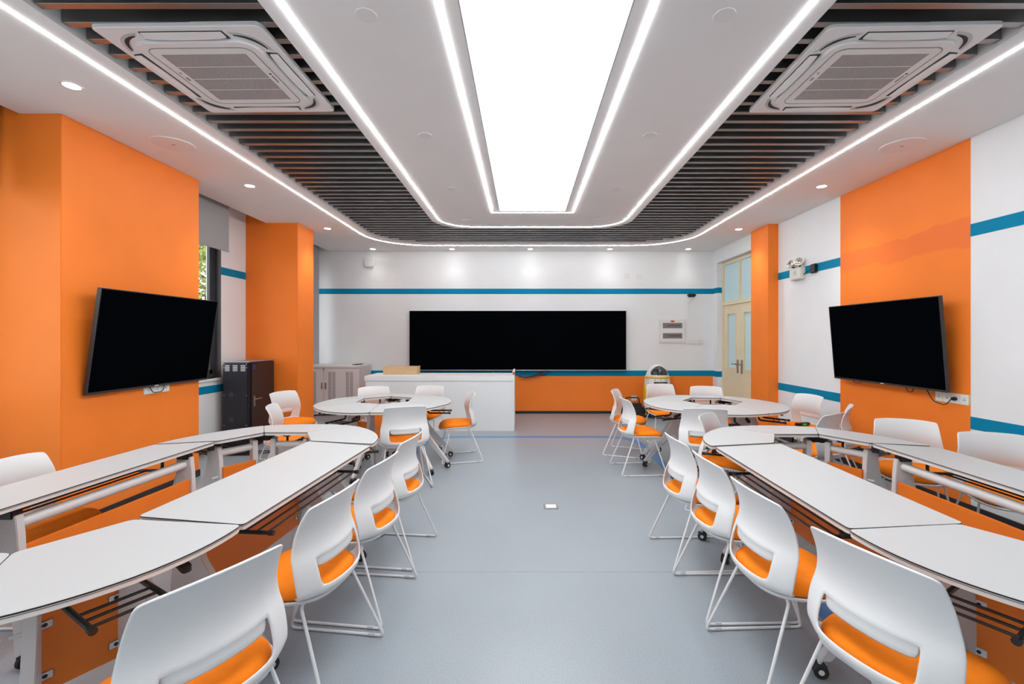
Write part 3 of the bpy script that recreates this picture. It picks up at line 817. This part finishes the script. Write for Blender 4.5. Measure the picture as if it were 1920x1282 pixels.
# power board and adapters lying behind the table by the dark cabinet
t = thing('power_strip', 'black power strip with adapters on the floor by the dark cabinet', 'power strip', (-3.62, 5.76, 0), R(4))
B().box(-.22, .22, -.035, .035, 0, .04).build('strip_body', M['black'], t, bevel=0.006)
for k in range(3):
    B().box(-.16 + k * .12, -.10 + k * .12, -.03, .03, .04, .085).build('adapter', M['black'], t, bevel=0.006)
B().tube(arcpts([(.22, 0, .02), (.34, .05, .012), (.30, .16, .012), (.0, .14, .012), (-.2, .18, .012)], .1), .006).build('cord', M['black'], t)

# robot
t = thing('service_robot', 'white service robot with dark visor and yellow trim against the front wall', 'robot', (2.51, 8.56, 0))
prof = [(.0, .10), (.20, .10), (.225, .16), (.232, .35), (.235, .52), (.232, .68), (.222, .74), (.205, .80), (.18, .86), (.145, .915), (.10, .955), (.05, .98), (0, .988)]
B().lathe(prof, 40).build('body', M['plastic_white'], t, angle=60)
B().lathe([(.226, .735), (.234, .742), (.232, .765), (.222, .77)], 40).build('yellow_ring', M['yellow'], t)
B().lathe([(.0, .02), (.235, .02), (.25, .05), (.245, .12), (.2, .15), (0, .15)], 40).build('base', M['black'], t)
m = B(); vs = []; fs = []; nu, nv = 16, 10
for j in range(nv + 1):
    for i in range(nu + 1):
        u = i / nu * 2 - 1; v = j / nv
        z = .80 + .165 * v
        hw_ = 1.02 * sqrt(max(0, 1 - max(0, (v - .25) / .75) ** 2.2)) * (0.85 + .15 * min(1, v / .25))
        # body radius at z
        for (r0, z0), (r1, z1) in zip(prof, prof[1:]):
            if z0 <= z <= z1 and z1 > z0:
                rb = r0 + (r1 - r0) * (z - z0) / (z1 - z0); break
        a = -pi / 2 + u * hw_ * .95
        rb += 0.008
        vs.append((rb * cos(a), rb * sin(a), z)); 
for j in range(nv):
    for i in range(nu):
        k = j * (nu + 1) + i
        fs.append((k, k + 1, k + nu + 2, k + nu + 1))
m.add(vs, fs); m.build('visor', M['visor'], t, angle=60)
B().box(-.12, .12, -.245, -.19, .635, .675).build('slot', M['black'], t, bevel=0.006)
for x in (-.1, .0, .1):
    B().lathe([(0, -.003), (.008, -.002), (.009, 0)], 10).build('sensor', M['black'], t).matrix_local = Matrix.Translation((x, -sqrt(.235 ** 2 - x * x) - .002, .71)) @ Matrix.Rotation(R(90), 4, 'X') @ Matrix.Rotation(pi, 4, 'X')
for s_ in (-1, 1):
    m = B(); m.prism_x([(-.10, .20), (.06, .20), (.08, .40), (.05, .60), (-.03, .62), (-.09, .45)], s_ * .232 - .018, s_ * .232 + .018)
    m.build('side_panel', M['yellow'], t, bevel=0.01)
    m = B(); m.prism_x([(-.12, .03), (.10, .03), (.08, .18), (-.06, .20)], s_ * .20 - .05, s_ * .20 + .05)
    m.build('wheel_cover', M['yellow'], t, bevel=0.02)

# black bag by the robot
t = thing('shoulder_bag', 'black nylon bag on the floor left of the robot', 'bag', (2.02, 8.50, 0), R(8))
B().box(-.24, .24, -.13, .13, 0, .26).build('bag_body', M['bag'], t, bevel=0.07, seg=4)
B().box(-.17, .17, -.165, -.12, .03, .18).build('front_pocket', M['bag'], t, bevel=0.03, seg=3)
B().tube(arcpts([(-.15, 0, .25), (-.13, 0, .37), (.13, 0, .37), (.15, 0, .25)], .08), .012).build('carry_handle', M['bag'], t)
B().tube(arcpts([(-.22, .05, .22), (-.3, .0, .12), (-.26, -.12, .015), (-.1, -.22, .012), (.1, -.2, .012)], .08), .012).build('strap', M['bag'], t)

# floor box
t = thing('floor_socket', 'square steel floor socket in the middle of the aisle', 'floor socket', (0.235, 4.0, 0))
B().prism(rrect(-.062, .062, -.062, .062, .006), 0, .004).build('plate', M['silver'], t, bevel=0.001)
B().prism(rrect(-.045, .045, -.042, .042, .005), .004, .0055).build('lid', M['plastic_white'], t, smooth=False)

# ------------------------------------------------------------------ tables
SIDE, RAD = 0.335, 0.775
APO = SIDE * cos(R(30))
RC = 0.53                      # distance of a wedge table's base from the ring centre
SLOPE = 0.058                  # the tops sag towards the sitter
TZ = 0.752
def chamfer(poly, c):
    out = []
    n = len(poly)
    for i in range(n):
        p = Vector(poly[i]); a = Vector(poly[i - 1]) - p; b_ = Vector(poly[(i + 1) % n]) - p
        ang = a.angle(b_)
        if ang < R(160):
            k = min(c, a.length * .4, b_.length * .4)
            p0 = p + a.normalized() * k; p1 = p + b_.normalized() * k
            out += [tuple(p0), tuple(p * .5 + (p0 + p1) * .25), tuple(p1)]
        else:
            out.append(tuple(p))
    return out
def grow(poly, d):
    c = Vector((sum(p[0] for p in poly) / len(poly), sum(p[1] for p in poly) / len(poly)))
    n = len(poly); out = []
    for i in range(n):
        p = Vector(poly[i]); e1 = (p - Vector(poly[i - 1])).normalized(); e2 = (Vector(poly[(i + 1) % n]) - p).normalized()
        nn = Vector((e1.y + e2.y, -e1.x - e2.x))
        if nn.length < 1e-6: nn = p - c
        out.append(tuple(p + nn.normalized() * d))
    return out
wheel_me = None
def castor_mesh():
    m = B()
    for s_ in (-1, 1):
        m.mi = 0
        Tm = Matrix.Translation((s_ * .014, 0, .03)) @ Matrix.Rotation(R(90), 4, 'Y')
        m.T = Tm; m.lathe([(.018, -.009), (.027, -.009), (.030, -.006), (.030, .006), (.027, .009), (.018, .009)], 20)
        m.mi = 1
        m.lathe([(0, -.010), (.018, -.0085), (.018, .0085), (0, .010)], 16)
    m.T = None; m.mi = 0
    m.tube([(-.02, -.02, .052), (0, 0, .062), (.0, .028, .045)], .008, 6)
    m.mi = 2
    m.cyl((0, 0, .055), (0, 0, .085), .011, 10)
    me = m.mesh('castor')
    for k in ('tyre', 'leg_white', 'leg_grey'): me.materials.append(M[k])
    return me
castor_me = castor_mesh()
def leg_mesh(flip):
    out = [(-.20, .69), (-.21, .60), (-.215, .50), (-.225, .35), (-.243, .075), (-.195, .075), (-.178, .27), (-.16, .335), (-.12, .37), (-.075, .36), (-.03, .32), (.19, .075), (.245, .075), (-.02, .40), (-.075, .49), (-.10, .58), (-.105, .69)]
    m = B(); m.prism_x(out, -.018, .018)
    m.mi = 1
    for z in (.56, .62):
        m.cyl((-.021, -.155, z), (.021, -.155, z), .008, 8)
    me = m.mesh('leg', bevel=0.006, seg=2)
    me.materials.append(M['leg_grey']); me.materials.append(M['chrome'])
    return me
leg_me = leg_mesh(1)

def make_table(kind):
    t = thing('folding_table', 'x', 'table', (0, 0, 0), 0, 'white wheeled tables')
    if kind == 'wedge':
        g = 0.0025
        a = R(30)
        yi = APO - RC
        inner = [(-SIDE / 2 + g, yi), (SIDE / 2 - g, yi)]
        arc = []
        for k in range(17):
            an = a - 2 * a * k / 16
            arc.append(((RAD) * sin(an) * (1 - g / .38), RAD * cos(an) - RC))
        poly = inner + arc
        lx, lrot, rack, panl = 0.185, 17, 0.10, 0.235
    else:
        L, D = 1.36, 0.45
        yi = -D / 2
        poly = [(-L / 2 + .002, yi), (L / 2 - .002, yi), (L / 2 - .002, -yi), (-L / 2 + .002, -yi)]
        lx, lrot, rack, panl = 0.50, 0, 0.47, 0.96
    poly = chamfer(poly, 0.018)
    yo = max(p[1] for p in poly)
    zf = lambda x, y: -SLOPE * (y - yi)
    top = B().prism(poly, TZ - .025, TZ - .0002, zf).build('tabletop', M['top'], t, smooth=False)
    top.data.materials.append(M['edge_cream'])
    for p in top.data.polygons:
        if abs(p.normal.z) < 0.6: p.material_index = 1
    B().prism(grow(poly, .0012), TZ - .0055, TZ - .0012, zf).prism(grow(poly, .0010), TZ - .0105, TZ - .0090, zf).build('edge_strip', M['black'], top, smooth=False)
    for s_ in (-1, 1):
        lg = link('leg', leg_me, t)
        lg.location = (s_ * lx, 0, 0); lg.rotation_euler = (0, 0, R(-lrot * s_))
        for q in (-.23, .23):
            c = link('castor', castor_me, lg); c.location = (0, q, 0); c.rotation_euler = (0, 0, R(35 * s_ + (20 if q > 0 else -60)))
        # hinge bracket under the top
        B().box(s_ * lx - .012, s_ * lx + .012, -.18, .10, .685, .708).box(s_ * lx - .024, s_ * lx + .024, -.19, -.11, .675, .712).build('hinge_bracket', M['black_metal'], t, bevel=0.004)
    bx_ = lx - (.05 if kind == 'wedge' else 0)
    B().cyl((-bx_, -.155, .64), (bx_, -.155, .64), .027, 16).build('cross_beam', M['leg_white'], t)
    # modesty panel on the inner side
    yp = yi + .03
    pan = B(); pan.box(-panl / 2, panl / 2, yp - .009, yp + .009, .24, .545); pan = pan.build('modesty_panel', M['orange_panel'], t, bevel=0.002)
    for s_ in (-1, 1):
        for z in (.30, .48):
            xx = s_ * (panl / 2 - .02)
            B().box(xx - .022, xx + .022, yp + .009, yp + .013, z - .014, z + .014).box(min(xx, s_ * lx), max(xx, s_ * lx) + .002, yp + .009, yp + .013, z - .007, z + .007).build('clip', M['rod'], pan, bevel=0.002)
            B().lathe([(0, .003), (.007, .002), (.007, 0)], 8).build('screw', M['black'], pan).matrix_local = Matrix.Translation((xx, yp + .013, z)) @ Matrix.Rotation(R(-90), 4, 'X')
    # wire book rack on the sitter's side
    rk = B()
    zr = .605
    for s_ in (-1, 1):
        rk.tube(arcpts([(s_ * rack, -.02, .70), (s_ * rack, -.02, zr), (s_ * rack, yo - .004, zr - .004)], .03), .0095, 8)
        rk.cyl((s_ * rack, yo - .022, zr - .004), (s_ * rack, yo, zr - .004), .0125, 10)
    for y_ in (yo - .03, yo - .085, yo - .14):
        rk.cyl((-rack, y_, zr - .002), (rack, y_, zr - .002), .0055, 8)
    rk.build('book_rack', M['black_metal'], t)
    # release lever
    lv = B(); sx = -lx - .035 if kind == 'rect' else -lx + .0
    lv.tube([(sx, .03, .69), (sx, .10, .672)], .006, 6)
    lv.prism(rrect(sx - .017, sx + .017, .09, .165, .012), .648, .672, lambda x, y: -(y - .09) * .25)
    lv.build('release_lever', M['black'], t, bevel=0.003)
    return t
wedge = make_table('wedge'); rect = make_table('rect')
used = {'wedge': False, 'rect': False}
def place_table(kind, x, y, rz, label, group):
    src = wedge if kind == 'wedge' else rect
    o = src if not used[kind] else dup(src)
    used[kind] = True
    o.location = (x, y, 0); o.rotation_euler = (0, 0, rz)
    tag(o, label, 'table', group)
def wedge_at(cx, cy, ang, label, group):
    """ang: outward direction in degrees"""
    a = R(ang)
    place_table('wedge', cx + RC * cos(a), cy + RC * sin(a), a - pi / 2, label, group)
def rect_at(cx, cy, ang, label, group):
    place_table('rect', cx, cy, R(ang) - pi / 2, label, group)

WN = {30: 'right rear', 90: 'rear', 150: 'left rear', 210: 'left front', 270: 'front', 330: 'right front'}
# left oval
OLf, OLn = (-1.864, 3.25), (-1.925, 1.845)
G = 'tables of the left oval'
wedge_at(*OLf, 30, 'curved white table at the far end of the left oval, on the aisle side', G)
wedge_at(*OLf, 90, 'curved white table at the very far end of the left oval', G)
wedge_at(*OLf, 150, 'curved white table at the far end of the left oval, on the pillar side', G)
wedge_at(*OLn, -30, 'curved white table at the near end of the left oval, on the aisle side', G)
wedge_at(*OLn, -90, 'curved white table at the very near end of the left oval', G)
wedge_at(*OLn, -150, 'curved white table at the near end of the left oval, on the wall side', G)
rect_at(-1.345, 2.545, -2.6, 'long straight white table of the left oval along the aisle', G)
rect_at(-2.455, 2.555, 180 - 2.6, 'long straight white table of the left oval along the orange pillar', G)
# right oval
ORf, ORn = (2.09, 3.19), (2.06, 1.80)
G = 'tables of the right oval'
wedge_at(*ORf, 150, 'curved white table at the far end of the right oval, on the aisle side', G)
wedge_at(*ORf, 90, 'curved white table at the very far end of the right oval', G)
wedge_at(*ORf, 30, 'curved white table at the far end of the right oval, on the wall side', G)
wedge_at(*ORn, 210, 'curved white table at the near end of the right oval, on the aisle side', G)
wedge_at(*ORn, 270, 'curved white table at the very near end of the right oval', G)
wedge_at(*ORn, 330, 'curved white table at the near end of the right oval, on the wall side', G)
rect_at(1.545, 2.49, 180 - 1.5, 'long straight white table of the right oval along the aisle', G)
rect_at(2.64, 2.49, -1.5, 'long straight white table of the right oval along the right wall', G)
# far rings
RINGN = {'left': ['white wedge table at the front on the aisle side', 'white wedge table nearest the aisle', 'white wedge table at the back on the aisle side',
                  'white wedge table at the back on the pillar side', 'white wedge table nearest the orange pillar', 'white wedge table at the front on the pillar side'],
         'right': ['white wedge table at the front on the wall side', 'white wedge table nearest the right wall', 'rearmost white wedge table',
                   'white wedge table at the back on the aisle side', 'white wedge table nearest the aisle', 'frontmost white wedge table']}
for (cx, cy, off, side) in ((-1.65, 5.38, -24.7 - 30, 'left'), (2.19, 5.28, -9 - 30, 'right')):
    for k in range(6):
        a = (off + 60 * k + 180) % 360 - 180
        lb = '%s of the far %s round ring' % (RINGN[side][k], side)
        wedge_at(cx, cy, a, lb, 'tables of the far %s ring' % side)

# ------------------------------------------------------------------ chairs
def eval_mesh(o, name):
    dg = bpy.context.evaluated_depsgraph_get()
    dg.update()
    me = bpy.data.meshes.new_from_object(o.evaluated_get(dg))
    me.name = name
    me.polygons.foreach_set('use_smooth', [True] * len(me.polygons))
    bpy.data.objects.remove(o, do_unlink=True)
    return me
def chair_shell():
    #      y      z     halfw  wrap
    rows = [(-.150, .416, .195, .075), (-.192, .422, .218, .085), (-.208, .438, .232, .090), (-.208, .466, .238, .090),
            (-.200, .505, .240, .088), (-.186, .548, .239, .083), (-.170, .582, .236, .076), (-.152, .606, .230, .066), (-.142, .645, .222, .056),
            (-.141, .69, .216, .048), (-.150, .735, .212, .041), (-.164, .775, .209, .035), (-.174, .797, .206, .032), (-.180, .808, .199, .030), (-.182, .812, .187, .028)]
    us = [-1, -.965, -.88, -.70, -.645, -.43, -.21, 0, .21, .43, .645, .70, .88, .965, 1]
    nu = len(us)
    vs = []
    for j, (y, z, w, wr) in enumerate(rows):
        for u in us:
            zz = z
            if j >= 9: zz -= (.010 * (j - 8) / 6) * abs(u) ** 3
            if j <= 2: zz += .012 * abs(u) ** 3
            vs.append((u * w, y + wr * abs(u) ** 2.4, zz))
    fs = []
    hole = set()
    for j in range(len(rows) - 1):
        for i in range(nu - 1):
            if 3 <= j <= 5 and 4 <= i <= nu - 6:
                continue
            k = j * nu + i
            fs.append((k, k + 1, k + nu + 1, k + nu))
    # lip inside the upper edge of the opening
    base = 6 * nu
    cols = list(range(4, nu - 4))
    k0 = len(vs)
    for c in cols:
        x, y, z = vs[base + c]; vs.append((x * .992, y + .008, z - .003))
    k1 = len(vs)
    for c in cols:
        x, y, z = vs[base + c]; vs.append((x * .985, y - .002, z - .048))
    for q in range(len(cols) - 1):
        fs.append((base + cols[q], k0 + q, k0 + q + 1, base + cols[q + 1]))
        fs.append((k0 + q, k1 + q, k1 + q + 1, k0 + q + 1))
    me = bpy.data.meshes.new('backrest'); me.from_pydata(vs, [], fs)
    o = link('tmp', me)
    s = o.modifiers.new('s', 'SOLIDIFY'); s.thickness = 0.010; s.offset = 0
    s = o.modifiers.new('u', 'SUBSURF'); s.levels = 1; s.render_levels = 1
    me = eval_mesh(o, 'backrest'); me.materials.clear(); me.materials.append(M['shell'])
    return me
def seat_outline(n, grow_=0.0):
    pts = []
    for k in range(n):
        t = 2 * pi * k / n
        c, s = cos(t), sin(t)
        x = (.222 + grow_) * math.copysign(abs(c) ** .62, c)
        y = (.215 + grow_) * math.copysign(abs(s) ** .68, s)
        x *= 1 + .05 * (y / .215)           # a little wider at the front
        pts.append((x, y + .035))
    return pts
def droop(y):
    return -.030 * max(0, (y - .10) / .15) ** 2
def seat_mesh():
    n = 40; m = B(); o = seat_outline(n, -.002)
    rings = [(0.05, .050), (.3, .0495), (.55, .048), (.75, .046), (.88, .042), (.96, .033), (1.0, .020), (1.0, .008), (.97, .002), (.3, .0)]
    vs = []
    for s, h in rings:
        for x, y in o:
            X, Y = x * s, .035 + (y - .035) * s
            vs.append((X, Y, .420 + h + droop(Y) - .006 * max(0, 1 - (X / .2) ** 2 - ((Y - .03) / .2) ** 2) * (h > .03)))
    fs = []
    for j in range(len(rings) - 1):
        fs += [(j * n + k, j * n + (k + 1) % n, (j + 1) * n + (k + 1) % n, (j + 1) * n + k) for k in range(n)]
    fs += [tuple(range(n)), tuple((len(rings) - 1) * n + k for k in range(n - 1, -1, -1))]
    m.add(vs, fs)
    me = m.mesh('seat', angle=80); me.materials.append(M['seat'])
    return me
def pan_mesh():
    n = 40; m = B()
    rings = [(0.0, .418, -.01), (.0, .424, .006), (0, .420, .010), (0, .410, .006), (0, .402, -.012)]
    vs = []
    for _, z, g in rings:
        for x, y in seat_outline(n, g):
            vs.append((x, y, z + droop(y)))
    fs = []
    for j in range(len(rings) - 1):
        fs += [(j * n + k, j * n + (k + 1) % n, (j + 1) * n + (k + 1) % n, (j + 1) * n + k) for k in range(n)]
    fs += [tuple(range(n)), tuple((len(rings) - 1) * n + k for k in range(n - 1, -1, -1))]
    m.add(vs, fs)
    me = m.mesh('seat_pan', angle=60); me.materials.append(M['shell'])
    return me
def sled_mesh(s_):
    m = B()
    p = [(s_ * .05, .12, .392), (s_ * .175, .13, .392), (s_ * .245, .245, .008), (s_ * .25, -.255, .008), (s_ * .185, -.10, .398), (s_ * .05, -.10, .398)]
    m.tube(arcpts(p, .028, 5), .0068, 8)
    me = m.mesh('sled_leg'); me.materials.append(M['rod'])
    return me
def foot_mesh(s_):
    me = B().cyl((s_ * .2475, -.016, .0085), (s_ * .2475, .016, .0085), .0088, 8).mesh('glide'); me.materials.append(M['rubber_clear'])
    return me
c0 = thing('chair', 'x', 'chair')
link('backrest', chair_shell(), c0)
link('seat', seat_mesh(), c0)
link('seat_pan', pan_mesh(), c0)
for s_ in (-1, 1):
    lg = link('sled_leg', sled_mesh(s_), c0)
    fme = foot_mesh(s_)
    for y_ in (.17, -.19):
        link('glide', fme, lg).location = (0, y_, 0)
m = B(); m.tube([(-.06, .12, .396), (.06, .12, .396)], .0068, 8).tube([(-.06, -.10, .40), (.06, -.10, .40)], .0068, 8)
m.build('cross_rod', M['rod'], c0)
first_chair = [True]
def chair(x, y, heading, label, group):
    o = c0 if first_chair[0] else dup(c0)
    first_chair[0] = False
    o.location = (x, y, 0); o.rotation_euler = (0, 0, R(heading - 90))
    tag(o, 'white orange-seated chair, ' + label, 'chair', group)
    return o
g = 'chairs along the aisle side of the left oval'
chair(-1.035, 1.41, 152.6, 'nearest of the left oval, bottom left of the photo', g)
chair(-.985, 2.045, 172, 'second nearest on the aisle side of the left oval', g)
chair(-.945, 2.59, 173, 'third nearest on the aisle side of the left oval', g)
chair(-.93, 3.17, 174, 'fourth and last on the aisle side of the left oval', g)
chair(-2.75, 2.55, 3, 'between the left oval and the near orange pillar', 'chairs on the wall side of the ovals')
chair(-2.42, 4.64, 16, 'between the far left ring and the left oval', 'chairs around the far left ring')
g = 'chairs around the far left ring'
chair(-2.92, 5.70, -18, 'on the pillar side of the far left ring, beside the dark cabinet', g)
chair(-2.03, 6.17, -64, 'left one behind the far left ring, before the desk', g)
chair(-1.36, 6.27, -103, 'right one behind the far left ring, before the desk', g)
chair(-.80, 5.62, 195, 'seen from the side on the aisle side of the far left ring', g)
chair(-1.235, 4.64, 112, 'turned back to the viewer in front of the far left ring', g)
g = 'chairs along the aisle side of the right oval'
chair(1.255, 1.52, 17.9, 'nearest of the right oval, bottom right of the photo', g)
chair(1.19, 2.07, 3, 'second nearest on the aisle side of the right oval', g)
chair(1.19, 2.60, 1, 'third nearest on the aisle side of the right oval', g)
chair(1.185, 3.12, 2, 'fourth and last on the aisle side of the right oval', g)
chair(1.74, 3.94, -40, 'at the far aisle end of the right oval, facing the viewer', 'chairs at the far ends of the ovals')
g = 'chairs around the far right ring'
chair(1.325, 5.88, -23, 'farther of two on the aisle side of the far right ring', g)
chair(1.28, 5.12, 4, 'nearer of two on the aisle side of the far right ring', g)
chair(2.01, 6.53, -83, 'behind the far right ring, in front of the robot', g)
chair(2.50, 6.21, -107, 'behind the far right ring, in front of the cream door', g)
chair(1.78, 4.53, 78, 'turned back to the viewer in front of the far right ring', g)
chair(3.27, 5.40, 190, 'on the wall side of the far right ring under the emergency light', g)
chair(2.72, 4.22, 122, 'between the far right ring and the right oval', g)
chair(3.16, 4.66, 143, 'edge-on before the orange panel under the right television', g)
g = 'chairs on the wall side of the ovals'
chair(3.09, 3.64, -120, 'on the wall side of the right oval before the orange panel', g)
chair(3.28, 3.09, -117, 'behind the right oval, cut by the right photo edge', g)
chair(-1.97, 8.42, -90, 'behind the white teacher desk', 'chair behind the desk')

# small pouch with a green tag on the chair by the wall
t = thing('pencil_pouch', 'black pouch with green tag on the chair by the right wall', 'pouch', (3.24, 5.28, .472), R(20))
B().box(-.10, .10, -.03, .03, 0, .03).build('pouch_body', M['black'], t, bevel=0.01)
B().box(-.03, .03, -.032, -.03, .004, .024).build('green_tag', M['green'], t, smooth=False)
